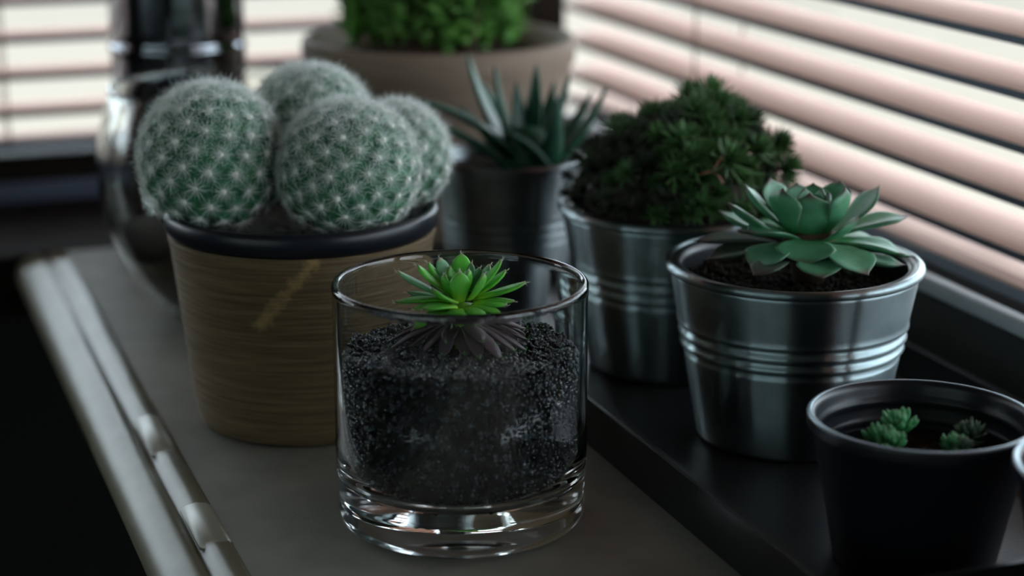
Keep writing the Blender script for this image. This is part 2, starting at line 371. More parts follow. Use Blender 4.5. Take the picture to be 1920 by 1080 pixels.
def soil_disc(name, r, z, parent, amp=.0012, m=None, kind=None, loc=None, dome=0):
    vs, fs = [(0, 0, z + dome)], []
    nr, ns = 22, 64
    for i in range(1, nr + 1):
        rr = r * i / nr
        for k in range(ns):
            a = 2 * math.pi * k / ns; x, y = rr * math.cos(a), rr * math.sin(a)
            h = noise.noise(Vector((x * 260, y * 260, z * 50))) * amp + noise.noise(Vector((x * 700, y * 700, 3))) * amp * .5
            vs.append((x, y, z + h + dome * (1 - (i / nr) ** 2)))
    for k in range(ns): fs.append((0, 1 + k, 1 + (k + 1) % ns))
    for i in range(nr - 1):
        for k in range(ns):
            l = (k + 1) % ns; a0 = 1 + i * ns; b0 = a0 + ns; fs.append((a0 + k, b0 + k, b0 + l, a0 + l))
    c = len(vs); vs.append((0, 0, z - .01)); base = 1 + (nr - 1) * ns
    low = len(vs)
    for k in range(ns):
        a = 2 * math.pi * k / ns; vs.append((r * .97 * math.cos(a), r * .97 * math.sin(a), z - .01))
    for k in range(ns):
        l = (k + 1) % ns; fs.append((base + k, low + k, low + l, base + l)); fs.append((low + k, c, low + l))
    return mesh(name, vs, fs, m or M['soil'], parent, kind=kind)

# ------------------------------------------------------------------ the room
FZ, CZL = -0.86, 1.60
box('floor', -2.6, .62, -4.8, 1.5, FZ - .1, FZ, M['floor'], kind='structure')
box('ceiling', -2.6, .62, -4.8, 1.5, CZL, CZL + .1, M['wall_pale'], kind='structure')
LW = (-4.2, .05, -.2, 1.1)       # unseen window added in the left wall to light the pots: s0, s1, z0, z1
wl = merge([box_data(-2.7, -2.6, -4.8, LW[0], FZ, CZL), box_data(-2.7, -2.6, LW[1], 1.5, FZ, CZL), box_data(-2.7, -2.6, LW[0], LW[1], FZ, LW[2]), box_data(-2.7, -2.6, LW[0], LW[1], LW[3], CZL)])
mesh('wall_left', *wl, M['wall_dark'], smooth=False, rz=UA, kind='structure')
f3 = box('added_window', -2.68, -2.62, LW[0], LW[1], LW[2], LW[2] + .05, M['frame'], kind='structure', label='unseen window added in the wall opposite, with a sheer curtain')
for s_ in (LW[0], -2.8, -1.4, LW[1] - .06): box('mullion', -2.68, -2.62, s_, s_ + .06, LW[2], LW[3], M['frame'], f3)
def curtain_mat():
    m = bpy.data.materials.new('sheer_cloth'); m.use_nodes = True; n = m.node_tree; n.nodes.remove(n.nodes['Principled BSDF'])
    t = n.nodes.new('ShaderNodeBsdfTranslucent'); t.inputs[0].default_value = (.58, .65, .60, 1)
    d = n.nodes.new('ShaderNodeBsdfDiffuse'); d.inputs[0].default_value = (.7, .7, .68, 1); mx = n.nodes.new('ShaderNodeMixShader'); mx.inputs[0].default_value = .5
    n.links.new(t.outputs[0], mx.inputs[1]); n.links.new(d.outputs[0], mx.inputs[2]); n.links.new(mx.outputs[0], n.nodes['Material Output'].inputs[0]); return m
cv, cf = [], []
for i in range(301):
    y = LW[0] + (LW[1] - LW[0]) * i / 300
    for z in (LW[2], LW[3]): cv.append((-2.605 + .012 * math.sin(i * .9), y, z))
for i in range(300): cf.append((2 * i, 2 * i + 2, 2 * i + 3, 2 * i + 1))
mesh('added_curtain', cv, cf, curtain_mat(), f3)
box('wall_front', -2.7, .62, -4.9, -4.8, FZ, CZL, M['wall_dark'], kind='structure')
# window wall (right): below, above and before the opening
wr = merge([box_data(.14, .50, -4.8, 1.27, FZ, -.035), box_data(.46, .60, -4.8, 1.36, WT, CZL), box_data(.46, .60, -4.8, -.55, -.035, WT)])
mesh('wall_right', *wr, M['wall_dark'], smooth=False, rz=UA, kind='structure')
wb = merge([box_data(-2.6, .50, 1.20, 1.36, FZ, -.035), box_data(-2.6, .60, 1.20, 1.36, WT, CZL), box_data(-2.6, -.95, 1.20, 1.36, -.035, WT)])
mesh('wall_back', *wb, M['wall_dark'], smooth=False, rz=UA, kind='structure')
# corner post between the two windows
box('trim_2', .385, .468, 1.18, 1.26, -.035, WT, M['frame'], kind='structure', bevel=.004, label='dark post in the corner between the two windows')
# dark wooden board under the back window
box('trim_3', -.95, .435, 1.06, 1.20, -.035, -.0005, M['ledge'], kind='structure', bevel=.002, label='dark wooden board under the back window')
# frames of the two windows
f1 = box('window_1', .46, .54, -.55, 1.165, -.035, .034, M['panel'], kind='structure', bevel=.0015, label='dark lower frame of the window beside the pots')
box('bead', .4555, .4625, -.55, 1.16, .0345, .042, M['bead'], f1, bevel=.0012, label='pale bead along the lower frame')
box('frame_rail', .466, .54, -.55, 1.165, .034, .0375, M['frame'], f1)
box('frame_head', .48, .54, -.55, 1.165, WT - .05, WT, M['frame'], f1)
for s_ in (-.55, .30):
    box('mullion', .515, .545, s_, s_ + .05, .0375, WT - .05, M['frame'], f1, bevel=.003)
vs, fs = box_data(.528, .5285, -.5, 1.165, .0375, WT - .05); vs = [vs[1], vs[3], vs[7], vs[5]]
mesh('pane', vs, [(0, 1, 2, 3)], M['pane'], f1, smooth=False)
f2 = box('window_2', -.95, .435, 1.20, 1.27, -.035, .028, M['frame'], kind='structure', bevel=.002, label='dark frame of the back window')
box('sill_strip', -.95, .435, 1.192, 1.20, .0, .012, mat('strip_blue', (.10, .11, .16), .35), f2, bevel=.001)
box('frame_head', -.95, .435, 1.22, 1.27, WT - .05, WT, M['frame'], f2)
for n_ in (-.95, -.30): box('mullion', n_, n_ + .05, 1.25, 1.28, .028, WT - .05, M['frame'], f2, bevel=.003)
mesh('pane', [(-.95, 1.262, .028), (.385, 1.262, .028), (.385, 1.262, WT - .05), (-.95, 1.262, WT - .05)], [(0, 1, 2, 3)], M['pane'], f2, smooth=False)

# the sill: a slab with a grooved, rounded nosing on the room side
sill = box('trim_4', .1215, .50, -.55, 1.0598, -.016, 0, M['sill'], kind='structure', label='long pale grey window sill')
prof = []      # nosing profile in (n, z)
pts = [(.1214, -.0001), (.1202, .0007), (.116, .0013), (.1124, .0008), (.1108, -.0020), (.1094, -.0022), (.1078, -.0006), (.1055, .0001), (.1020, -.0006), (.0985, -.0024), (.0955, -.0050),
       (.0937, -.0080), (.0928, -.0115), (.0935, -.0145), (.0955, -.016), (.1214, -.016)]
vs, fs = [], []
ys = np.linspace(-.55, 1.06, 60)
for y in ys:
    for (n_, z_) in pts: vs.append((n_, y, z_))
m_ = len(pts)
for i in range(len(ys) - 1):
    for k in range(m_): fs.append((i * m_ + k, i * m_ + (k + 1) % m_, (i + 1) * m_ + (k + 1) % m_, (i + 1) * m_ + k))
fs.append(tuple(range(m_))); fs.append(tuple((len(ys) - 1) * m_ + k for k in range(m_))[::-1])
nos = mesh('nosing', vs, fs, M['nosing'], sill, label='grooved rounded front edge')
for s0, s1 in ((.618, .660), (.716, .764)):
    vs, fs = [], []
    ring = [(.1100, -.0002), (.1122, .0012), (.116, .0021), (.1196, .0013), (.1216, .0002), (.1212, -.0014), (.1102, -.0014)]
    yy = [s0, s0 + .003, s1 - .003, s1]; sc2 = [.55, 1, 1, .55]
    for y, q in zip(yy, sc2):
        for (n_, z_) in ring: vs.append((.116 + (n_ - .116) * q, y, -.0012 + (z_ + .0012) * q))
    for i in range(3):
        for k in range(7): fs.append((i * 7 + k, i * 7 + (k + 1) % 7, (i + 1) * 7 + (k + 1) % 7, (i + 1) * 7 + k))
    fs.append(tuple(range(7))); fs.append(tuple(21 + k for k in range(7))[::-1])
    mesh('edge_cap', vs, fs, M['tape'], sill, label='pale cap on the edge ridge')

# ------------------------------------------------------------------ wooden blinds
def slat_mesh(length, depth, th, tilt):
    ring = []
    for k in range(9):                                    # slightly crowned strip, rounded edges
        t = k / 8 * 2 - 1; ring.append((t * depth / 2, th / 2 * (1 - .12 * abs(t) ** 8) + .0004 * (1 - t * t)))
    for k in range(9):
        t = 1 - k / 8 * 2; ring.append((t * depth / 2, -th / 2 * (1 - .12 * abs(t) ** 8) + .0004 * (1 - t * t)))
    c, s = math.cos(tilt), math.sin(tilt); ring = [(x * c - z * s, x * s + z * c) for x, z in ring]
    vs = [(x, y, z) for y in (0, length) for x, z in ring]; k_ = len(ring)
    fs = [(i, (i + 1) % k_, k_ + (i + 1) % k_, k_ + i) for i in range(k_)] + [tuple(range(k_))[::-1], tuple(k_ + i for i in range(k_))]
    me = bpy.data.meshes.new('slat'); me.from_pydata(vs, [], fs); me.materials.append(M['slat']); me.materials.append(M['slat_edge_shaded']); me.polygons[8].material_index = 1; me.polygons[17].material_index = 1; return me
PER = .0226
def blind(label, loc, rz, length, z0, count, tilt, depth=.028, cord0=.348):
    b = thing('wooden_blind', label, 'blind', loc, rz)
    me = slat_mesh(length, depth, .0044, tilt)
    for i in range(count):
        o = bpy.data.objects.new('slat', me); col.objects.link(o); o.parent = b
        o.location = (0, 0, z0 + PER * (i + 1) + random.uniform(-.0003, .0003)); o.rotation_euler = (0, random.uniform(-.012, .012), 0)
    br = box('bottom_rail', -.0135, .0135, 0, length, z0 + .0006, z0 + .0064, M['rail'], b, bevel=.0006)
    br.data.materials.append(M['rail_face_lit']); br.data.polygons[4].material_index = 1
    k = cord0
    while k < length:
        for dx in (-.0150, .0150):
            vs, fs = lathe_data([(.0007, z0), (.0007, z0 + PER * count + .01)], 6)
            mesh('ladder_cord', [(x + dx, y + k, z) for x, y, z in vs], fs, M['cord'], b)
        k += .38
    return b
NS = 29
blind('wooden slat blind beside the metal pots, pinkish brown slats', W(.4855, -.5), UA, 1.692, .0408, NS, R(9))
b2 = blind('wooden slat blind behind the glass bowl and the leafy plant', W(.38, 1.2005), UA + R(90), 1.31, .034, NS, R(3), cord0=.274)

# ------------------------------------------------------------------ dark metal tray
tray = thing('serving_tray', 'long dark metal tray on the sill holding the metal pots', 'tray', (0, 0, 0), UA)
T0, T1, S0, S1 = .276, .437, .4716, .93
box('tray_floor', T0 + .003, T1 - .003, S0 + .003, S1 - .003, 0.0002, .004, M['tray'], tray)
vs, fs = [], []
def rect(n0, n1, s0, s1, z): return [(n0, s0, z), (n1, s0, z), (n1, s1, z), (n0, s1, z)]
d = .0032
for q in (rect(T0, T1, S0, S1, .0002), rect(T0, T1, S0, S1, .0192), rect(T0 + .0006, T1 - .0006, S0 + .0006, S1 - .0006, .02),
          rect(T0 + d - .0006, T1 - d + .0006, S0 + d - .0006, S1 - d + .0006, .02), rect(T0 + d, T1 - d, S0 + d, S1 - d, .0192), rect(T0 + d, T1 - d, S0 + d, S1 - d, .0002)): vs += q
for i in range(6):
    for k in range(4):
        l = (k + 1) % 4; j = (i + 1) % 6; fs.append((i * 4 + k, i * 4 + l, j * 4 + l, j * 4 + k))
mesh('tray_rim', vs, fs, M['tray'], tray, smooth=False)

# ------------------------------------------------------------------ pots
def ribbed_profile(rt, rb, h, ribs, th=.0011, rim=.0019, amp=.0017):
    """outer wall from the base up, rolled rim, inner wall down"""
    prof = [(.0005, .0008), (rb - .003, .0008), (rb - .0015, 0), (rb, .001)]
    N = 60
    for i in range(1, N):
        t = i / N; z = .001 + (h - .004) * t; r = rb + (rt - rim - rb) * t
        for q in ribs: r -= amp * math.exp(-((z - q) / .0008) ** 2) - amp * .55 * math.exp(-((z - q - .0017) / .0008) ** 2)
        prof.append((r, z))
    for k in range(9):
        a = R(-110 + 220 * k / 8); prof.append((rt - rim + rim * math.cos(a) , h - rim + rim * math.sin(a)))
    prof += [(rt - 2 * rim, h - rim * 1.2), (rb - th, .003), (.0005, .003)]
    return prof
def liner(name, rt, rb, zt, zb, m, parent, lip=.0035, ribs=()):
    prof = [(rb, zb)]
    prof += [(rt - .001, zt - .003), (rt + .0006, zt - .002), (rt + .0008, zt), (rt, zt + .0008), (rt - lip, zt + .0004), (rt - lip - .0008, zt - .002)]
    N = 40; a, b = (rt - lip - .0008, zt - .002), (rb - .0015, zb + .0015)
    for i in range(1, N + 1):
        t = i / N; r = a[0] + (b[0] - a[0]) * t; z = a[1] + (b[1] - a[1]) * t
        for q in ribs: r += .0012 * math.exp(-((z - q) / .0008) ** 2)
        prof.append((r, z))
    prof += [(.0005, zb + .0015), (.0005, zb)]
    return lathe(name, prof, m, parent)

# --- echeveria in ribbed galvanised pot
EY = .728
E0 = Vector((.1105, EY, .0042))
ech = thing('potted_echeveria', 'ribbed galvanised pot with a broad blue green echeveria rosette', 'potted plant', E0)
lathe('pot', ribbed_profile(.0507, .0365, .0715, (.0362, .0410, .0458)), M['zinc'], ech, seg=128)
liner('inner_pot', .0480, .040, .0700, .030, M['plastic'], ech)
soil_disc('soil', .0445, .0610, ech)
EL = [  # base x,y,dy mm   tip x,y,dy mm   width, bend, kind
 (1516,452,-4, 1518,361,-10, 17.5,-2.6,0), (1488,440,-3, 1466,352,-8, 14.5,-2.4,0), (1545,440,-3, 1586,350,-8, 14.5,-2.4,0),
 (1480,425,5, 1442,332,13, 13,-2.2,0), (1487,434,1, 1394,345,3, 13,-2.0,0), (1482,445,-2, 1363,380,-7, 14,-2.0,0),
 (1475,444,3, 1345,396,7, 12,-1.5,0), (1505,415,6, 1494,341,11, 12,-2,0), (1522,415,7, 1525,341,12, 12,-2,0), (1546,415,6, 1577,337,12, 13,-2,0),
 (1527,420,0, 1542,352,1, 8,-1,0), (1514,418,1, 1507,351,3, 8,-1,0), (1532,425,-2, 1556,360,-2, 9,-1,0),
 (1553,438,4, 1651,348,10, 13,-2.4,0), (1553,446,3, 1704,408,7, 15,1.2,0), (1528,456,-6, 1612,406,-13, 15,-2.0,0),
 (1545,455,-4, 1697,479,-9, 15,1.8,0), (1555,462,0, 1716,483,2, 12,1.0,0), (1542,464,-8, 1698,499,-17, 13,-1.0,0),
 (1532,460,-8, 1628,519,-30, 18,1.6,0), (1517,454,-8, 1507,500,-27, 19.5,2.4,0), (1500,460,-8, 1408,506,-23, 17,1.8,0),
 (1502,452,-5, 1399,437,-14, 15,1.6,0), (1488,464,-3, 1322,490,-8, 15,1.6,1), (1482,462,3, 1300,454,2, 12,1.6,1),
 (1522,474,-12, 1542,525,-36, 15,.8,0), (1500,478,-12, 1411,519,-32, 11,.6,1), (1562,450,8, 1650,453,16, 12,1,0),
 (1500,440,8, 1425,415,30, 14,1,0), (1530,440,8, 1565,410,36, 14,1,0), (1512,440,8, 1490,408,36, 14,1,0), (1490,452,6, 1380,432,20, 13,1,1)]
for (bx, by, bd, tx, ty, td, wd, bn, kd) in EL:
    A = px(bx, by, EY + bd / 1000); B = px(tx, ty, EY + td / 1000)
    o = leaf('leaf', ech, M['ech_old'] if kd else M['ech'], A, B, wd / 1000 * 1.2, .0026, bend=bn / 1000, cup=.22, nl=20, nr=12, tip_hook=.0006)
    if kd: o['label'] = 'brownish older leaf'
core = px(1518, 458, EY)
vs, fs = lathe_data([(.0005, .061), (.006, .061), (.0075, .070), (.011, .0775), (.010, .082), (.005, .085), (.0005, .086)], 24)
mesh('stem', [(x + core.x - E0.x, y, z) for x, y, z in vs], fs, M['stem'], ech)
cr_pts = [(random.uniform(-1, 1), random.uniform(-1, 1)) for _ in range(2200)]
cr_pts = [(a * .044, b * .044, .0615 + random.uniform(0, .0012)) for a, b in cr_pts if a * a + b * b < .97]
v, f = grains(cr_pts, .0005, .0013); bigmesh('soil_crumbs', v, f, M['soil'], ech)

# --- mossy tufted succulent in the second galvanised pot
MY = .8225; M0 = Vector(((1262 - 960) / FPX * .843, MY, .0042))
mos = thing('potted_tufted_succulent', 'ribbed galvanised pot overflowing with a dark mound of spiky green tufts', 'potted plant', M0)
lathe('pot', ribbed_profile(.0507, .0365, .0730, (.0362, .0410, .0458)), M['zinc'], mos, seg=96)
liner('inner_pot', .0480, .040, .0725, .030, M['plastic'], mos)
soil_disc('soil', .0445, .066, mos)
def mound(a, e):
    """radius of the mound in direction azimuth a, elevation e"""
    r = .0465 + .0035 * math.cos(a - R(10)) + .0045 * noise.noise(Vector((math.cos(a) * 1.6, math.sin(a) * 1.6, e * 2.2)))
    return r * (1 - .10 * math.sin(e)) * (1 - (.10 if math.cos(a) < -.2 else 0) * math.sin(e))
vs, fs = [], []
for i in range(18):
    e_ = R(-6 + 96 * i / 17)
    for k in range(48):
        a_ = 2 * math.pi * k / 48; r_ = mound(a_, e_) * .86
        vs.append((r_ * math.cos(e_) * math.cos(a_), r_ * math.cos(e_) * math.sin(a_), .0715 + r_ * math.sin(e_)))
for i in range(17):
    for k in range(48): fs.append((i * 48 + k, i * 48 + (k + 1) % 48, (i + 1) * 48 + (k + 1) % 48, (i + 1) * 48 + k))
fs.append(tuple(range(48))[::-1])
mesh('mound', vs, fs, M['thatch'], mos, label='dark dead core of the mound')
def tuft_mesh(m, nleaf, ln, wd, seed, elo=5, ehi=80, nl=4, nr=5, prof=NEE, thick=.0007, curve=.0):
    r_ = random.Random(seed); P = []; UVs = []
    vs, fs = [], []
    for i in range(nleaf):
        t = (i + .5) / nleaf; az = i * 2.39996 + r_.uniform(-.2, .2); el = R(elo + (ehi - elo) * t + r_.uniform(-6, 6))
        L = ln * (1 - .35 * t) * r_.uniform(.85, 1.15)
        d_ = Vector((math.cos(az) * math.cos(el), math.sin(az) * math.cos(el), math.sin(el)))
        b_ = d_ * L * .06 + Vector((0, 0, ln * .25 * t))
        v, f, u = leaf_data(b_, b_ + d_ * L, wd * r_.uniform(.85, 1.15), thick, bend=curve * L, prof=prof, nl=nl, nr=nr, cup=.12)
        o = len(vs); vs += v; fs += [tuple(x + o for x in q) for q in f]; UVs += u
    me = bpy.data.meshes.new('tuft'); me.from_pydata([tuple(v) for v in vs], [], fs)
    ul = me.uv_layers.new(name='UVMap'); li = np.zeros(len(me.loops), dtype=np.int32); me.loops.foreach_get('vertex_index', li)
    ul.data.foreach_set('uv', np.asarray(UVs, dtype=np.float32)[li].ravel())
    me.materials.append(m); me.polygons.foreach_set('use_smooth', [True] * len(me.polygons)); return me
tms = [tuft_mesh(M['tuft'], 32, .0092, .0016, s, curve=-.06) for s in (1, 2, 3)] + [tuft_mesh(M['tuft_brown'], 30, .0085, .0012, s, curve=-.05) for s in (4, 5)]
NT = 150
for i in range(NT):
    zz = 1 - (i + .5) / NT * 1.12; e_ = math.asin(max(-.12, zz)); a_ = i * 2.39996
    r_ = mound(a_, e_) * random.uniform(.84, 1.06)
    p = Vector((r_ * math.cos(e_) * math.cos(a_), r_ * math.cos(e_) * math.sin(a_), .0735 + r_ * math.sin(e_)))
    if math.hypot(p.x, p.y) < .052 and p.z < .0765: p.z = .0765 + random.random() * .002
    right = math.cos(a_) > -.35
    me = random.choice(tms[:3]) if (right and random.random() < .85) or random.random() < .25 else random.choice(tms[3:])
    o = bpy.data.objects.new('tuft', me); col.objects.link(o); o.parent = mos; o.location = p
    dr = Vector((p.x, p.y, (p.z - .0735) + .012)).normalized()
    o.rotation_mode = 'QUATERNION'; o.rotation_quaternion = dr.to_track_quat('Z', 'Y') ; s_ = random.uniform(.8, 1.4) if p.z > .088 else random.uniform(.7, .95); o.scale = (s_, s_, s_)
# sprigs that stand out of the mound on the right and top, and one pinkish dried shoot
for (x, y, dy, s_) in ((1463,268,2,1.15), (1478,312,-6,1.15), (1398,236,6,1.2), (1285,208,4,1.25), (1345,222,5,1.2), (1235,228,4,1.1), (1320,215,10,1.0), (1440,298,0,1.1), (1210,245,8,1.0)):
    p = px(x, y, MY + dy / 1000) - M0
    root = Vector((p.x * .72, p.y, .0735 + (p.z - .0735) * .7))
    o = bpy.data.objects.new('tuft', tms[int(x) % 3]); col.objects.link(o); o.parent = mos; o.location = p - (p - root).normalized() * .003
    o.rotation_mode = 'QUATERNION'; o.rotation_quaternion = (p - root).to_track_quat('Z', 'Y'); o.scale = (s_,) * 3
    v, f = spikes([tuple(root)], [tuple((p - root).normalized())], [(p - root).length * 1.6], .0011)
    bigmesh('stalk', v, f, M['stem'], mos, kind=None, smooth=True)
p = px(1337, 322, MY - .046) - M0
for (dx, dz, w_) in ((.004, .007, .0022), (-.006, -.001, .0018), (.0045, -.005, .0016)):
    v, f, u = leaf_data(p, p + Vector((dx, -.002, dz)), w_, .0006, bend=.0005, prof=OVA, nl=6, nr=6)
    mesh('dried_leaf', v, f, M['tuft_pink'], mos, uvs=u, label='small pink dried leaf')

# --- small dark nursery pots at the right
def nursery(label, cx, cy_, rt, h, loc_label=None):
    t = thing('nursery_pot', label, 'plant pot', (cx, cy_, .0042), group='small dark plastic pots on the tray')
    prof = [(.0005, .0006), (rt * .68, .0006), (rt * .70, 0), (rt * .72, .001), (rt - .0022, h - .006), (rt - .0018, h - .0055), (rt - .0004, h - .005), (rt, h - .004), (rt, h - .0015)]
    for k in range(6):
        a = R(90 * k / 5); prof.append((rt - .0011 + .0011 * math.cos(a), h - .0011 + .0011 * math.sin(a)))
    prof += [(rt - .0024, h - .0004), (rt - .0030, h - .0016)]
    N = 46
    for i in range(1, N + 1):
        tt = i / N; z = h - .0016 - (h - .006) * tt; r = rt - .003 - (rt * .28) * tt * .9
        for q in (h - .0062, h - .0078, h - .0132, h - .0158): r -= .0007 * math.exp(-((z - q) / .0005) ** 2)
        prof.append((r, z))
    prof.append((.0005, .004))
    lathe('pot', prof, M['plastic_blue'], t, seg=128)
    tor = [(rt - .0011 + .00105 * math.cos(R(30 * k)), h - .0010 + .00105 * math.sin(R(30 * k))) for k in range(12)]
    lathe('rim', tor, M['rim_blue'], t, seg=128, closed=True, label='pale rolled rim')
    return t
NY = .602; NP = nursery('small dark plastic pot at the tray front with tiny green rosettes inside', (1728 - 960) / FPX * .636, NY, .0378, .0512)
soil_disc('soil', .0315, .0325, NP, amp=.0025)
bm_ = tuft_mesh(M['baby'], 30, .0078, .0030, 11, elo=15, ehi=85, nl=8, nr=8, prof=SEM, thick=.0014, curve=-.16)
bd_ = tuft_mesh(M['baby_dull'], 34, .0075, .0020, 12, elo=15, ehi=85, nl=8, nr=8, prof=SEM, thick=.001, curve=-.16)
for (x, y, dy, me, s_, lab) in ((1683, 806, -2, bm_, .98, 'bright green rosette'), (1652, 832, -9, bm_, .9, None), (1672,838,-13,bm_,.8,None), (1815, 822, 0, bd_, .95, 'dull grey green rosette'), (1788, 842, -12, bm_, .72, None), (1803,846,-14,bd_,.7,None)):
    p = px(x, y, NY + dy / 1000) - Vector(NP.location)
    o = bpy.data.objects.new('rosette', me); col.objects.link(o); o.parent = NP; o.location = p; o.scale = (s_,) * 3; o.rotation_euler = (random.uniform(-.1, .25), random.uniform(-.2, .2), random.uniform(0, 6))
    if lab: o['label'] = lab
    v, f = spikes([(p.x, p.y, .031)], [(0, 0, 1)], [max(.003, p.z - .029)], .0018); bigmesh('stalk', v, f, M['baby_dull'], NP, kind=None)
N2 = nursery('small dark plastic pot cut off by the right edge of the photo',   .1897, .545, .0375, .0545)
soil_disc('soil', .031, .036, N2, amp=.0025)

# ------------------------------------------------------------------ glass jar with black grit and a sempervivum
GY = .65; G0 = Vector((-.0182, GY, .0002))
jar = thing('succulent_jar', 'clear glass jar of black grit with a small bright green houseleek', 'glass planter', G0)
H = .0880; Ro = .0450; Ri = .0424; ZI = .0150
prof = [(.0004, .0016), (.028, .0016), (.036, .0004), (.0395, 0), (.0425, .0008), (.0441, .0028), (.0446, .0055), (.0443, .0085), (.0440, .0112), (.0444, .0135), (.0448, .018)]
prof += [(Ro, .024), (Ro, .05), (Ro, H - .006), (Ro + .0002, H - .003)]
for k in range(1, 9):
    a = R(180 * k / 9); prof.append(((Ro + Ri) / 2 + .0001 + .0015 * math.cos(a), H - .0016 + .0016 * math.sin(a)))
prof += [(Ri, H - .004), (Ri, .05), (Ri, .030), (Ri - .0004, .023), (Ri - .0020, .0185), (Ri - .006, .0158), (Ri - .013, ZI), (.0004, ZI)]
lathe('jar', prof, M['glass'], jar, seg=160)
GT = .0640
def rin(z):
    if z > .030: return Ri
    if z > .023: return Ri - .0004 * (.030 - z) / .007
    if z > .0185: return Ri - .0004 - .0016 * (.023 - z) / .0045
    return Ri - .0020 - .004 * (.0185 - z) / .0027
P = []
gr = .00090
for z in np.arange(ZI + .0013, GT, gr * 1.62):
    ri = rin(z) - gr * 1.45; cnt = int(2 * math.pi * ri / (gr * 1.95)); ph = random.random() * 6
    for k in range(cnt):
        a = ph + 2 * math.pi * (k + random.uniform(-.25, .25)) / cnt; q = ri - random.uniform(0, .0006)
        P.append((q * math.cos(a), q * math.sin(a), z + random.uniform(-.0003, .0003)))
def gtop(x, y): return GT + .0022 * noise.noise(Vector((x * 60, y * 60, 1))) + .0015 * math.exp(-(x * x + y * y) / .0004)
for _ in range(3600):
    a = random.random() * 6.2832; q = (Ri - .0015) * math.sqrt(random.random()); x, y = q * math.cos(a), q * math.sin(a)
    P.append((x, y, gtop(x, y) + random.uniform(-.0006, .0008)))
v, f = grains(P, gr * .72, gr * 1.12)
gv = bigmesh('grit', v, f, M['grit'], jar)
# packed body of grit behind the outermost grains
rb = [(.0004, ZI + .0012), (rin(.0165) - .0035, ZI + .0012), (rin(.02) - .0024, .021), (Ri - .0020, .028), (Ri - .0020, GT - .0012), (.02, GT - .0006), (.0004, GT)]
lathe('grit_core', rb, M['grit'], jar, seg=64, kind='stuff')
SL = [ # bx,by,bd  tx,ty,td  w  bend kind(0 green,1 bluish,2 purple)
 (834,556,-1, 743,509,0, 4.6,-.5,1), (838,548,0, 781,498,2, 4.8,-.4,0), (842,545,3, 801,492,6, 3.6,-.4,0), (846,540,5, 823,483,9, 5.4,-.4,1),
 (856,545,6, 850,492,9, 5.0,-.4,0), (866,540,5, 865,475,8, 5.4,-.3,0), (874,542,4, 885,493,7, 3.8,0,1), (880,545,5, 901,502,9, 3.6,0,1), (888,548,4, 920,496,7, 4.6,-.2,1),
 (886,553,0, 942,487,1, 5.0,-.5,0), (890,556,2, 950,507,5, 4.6,-.4,0), (888,560,0, 987,530,2, 5.0,-.5,0), (888,566,-1, 965,566,-3, 4.2,.3,0), (886,572,-3, 951,573,-6, 4.4,.4,0),
 (862,566,-6, 862,509,-7, 5.6,-.9,0), (880,562,-5, 909,513,-8, 5.2,-.8,0), (844,556,-3, 832,514,-4, 5.2,-.6,0), (856,566,-7, 808,541,-11, 5.4,-.8,0), (870,556,-3, 880,505,-4, 4.2,-.5,0),
 (846,564,-3, 741,568,-3, 5.0,.7,0), (846,566,1, 762,549,5, 3.6,.4,1), (850,574,-6, 774,580,-9, 4.6,.6,0), (854,576,-8, 792,581,-14, 5.2,.6,0),
 (850,580,-6, 776,613,-13, 5.0,1.0,0), (862,582,-9, 848,607,-19, 5.6,.9,0), (874,580,-8, 905,600,-17, 5.2,.8,0), (880,576,-5, 940,592,-11, 4.8,.8,0), (858,552,2, 842,500,4, 4.2,-.4,0),
 (868,550,1,862,508,1,3.2,-.3,0), (872,552,-1,872,512,-2,3.0,-.3,0)]
PU = [(728,637,4), (733,652,-3), (760,655,-6), (790,662,-10), (830,668,-14), (837,640,-12), (871,664,-15), (905,640,-14), (899,671,-17), (938,673,-17), (964,657,-10), (985,613,2), (987,634,0), (984,655,-6), (760,622,2), (925,650,-13)]
for (bx, by, bd, tx, ty, td, wd, bn, kd) in SL:
    A = px(bx, by, GY + bd / 1000); B = px(tx, ty, GY + td / 1000)
    leaf('leaf', jar, (M['semp'], M['semp_blue'])[kd], A, B, wd / 1000 * 1.3, .0019, bend=bn / 1000, cup=.10, prof=SEM, nl=14, nr=10, tip_hook=.0005)
for (tx, ty, td) in PU:
    B = px(tx, ty, GY + td / 1000); A = Vector((G0.x + (B.x - G0.x) * .22, GY + (B.y - GY) * .3 - .001, .0745))
    o = leaf('leaf', jar, M['semp_purple'], A, B, .0060, .0015, bend=.0012, cup=.10, prof=SEM, nl=14, nr=8, tip_hook=.0006)
    o['label'] = 'dark purple lower leaf'
for k in range(9):        # lower leaves at the back
    a = R(20 + 17.5 * k); B = Vector((G0.x + .0245 * math.cos(a), GY + .022 * math.sin(a), .0672)); A = Vector((G0.x + .006 * math.cos(a), GY + .006 * math.sin(a), .0745))
    o = leaf('leaf', jar, M['semp_purple'], A, B, .0055, .0015, bend=.001, prof=SEM, nl=10, nr=8); o['label'] = 'dark purple lower leaf'
vs, fs = lathe_data([(.0005, .060), (.005, .060), (.0055, .068), (.007, .0755), (.006, .0785), (.0005, .0800)], 20)
mesh('stem', [(x + .0012, y - .001, z) for x, y, z in vs], fs, M['semp'], jar, uvs=[(.15, .5)] * len(vs))
HP, HD, HLn = [], [], []
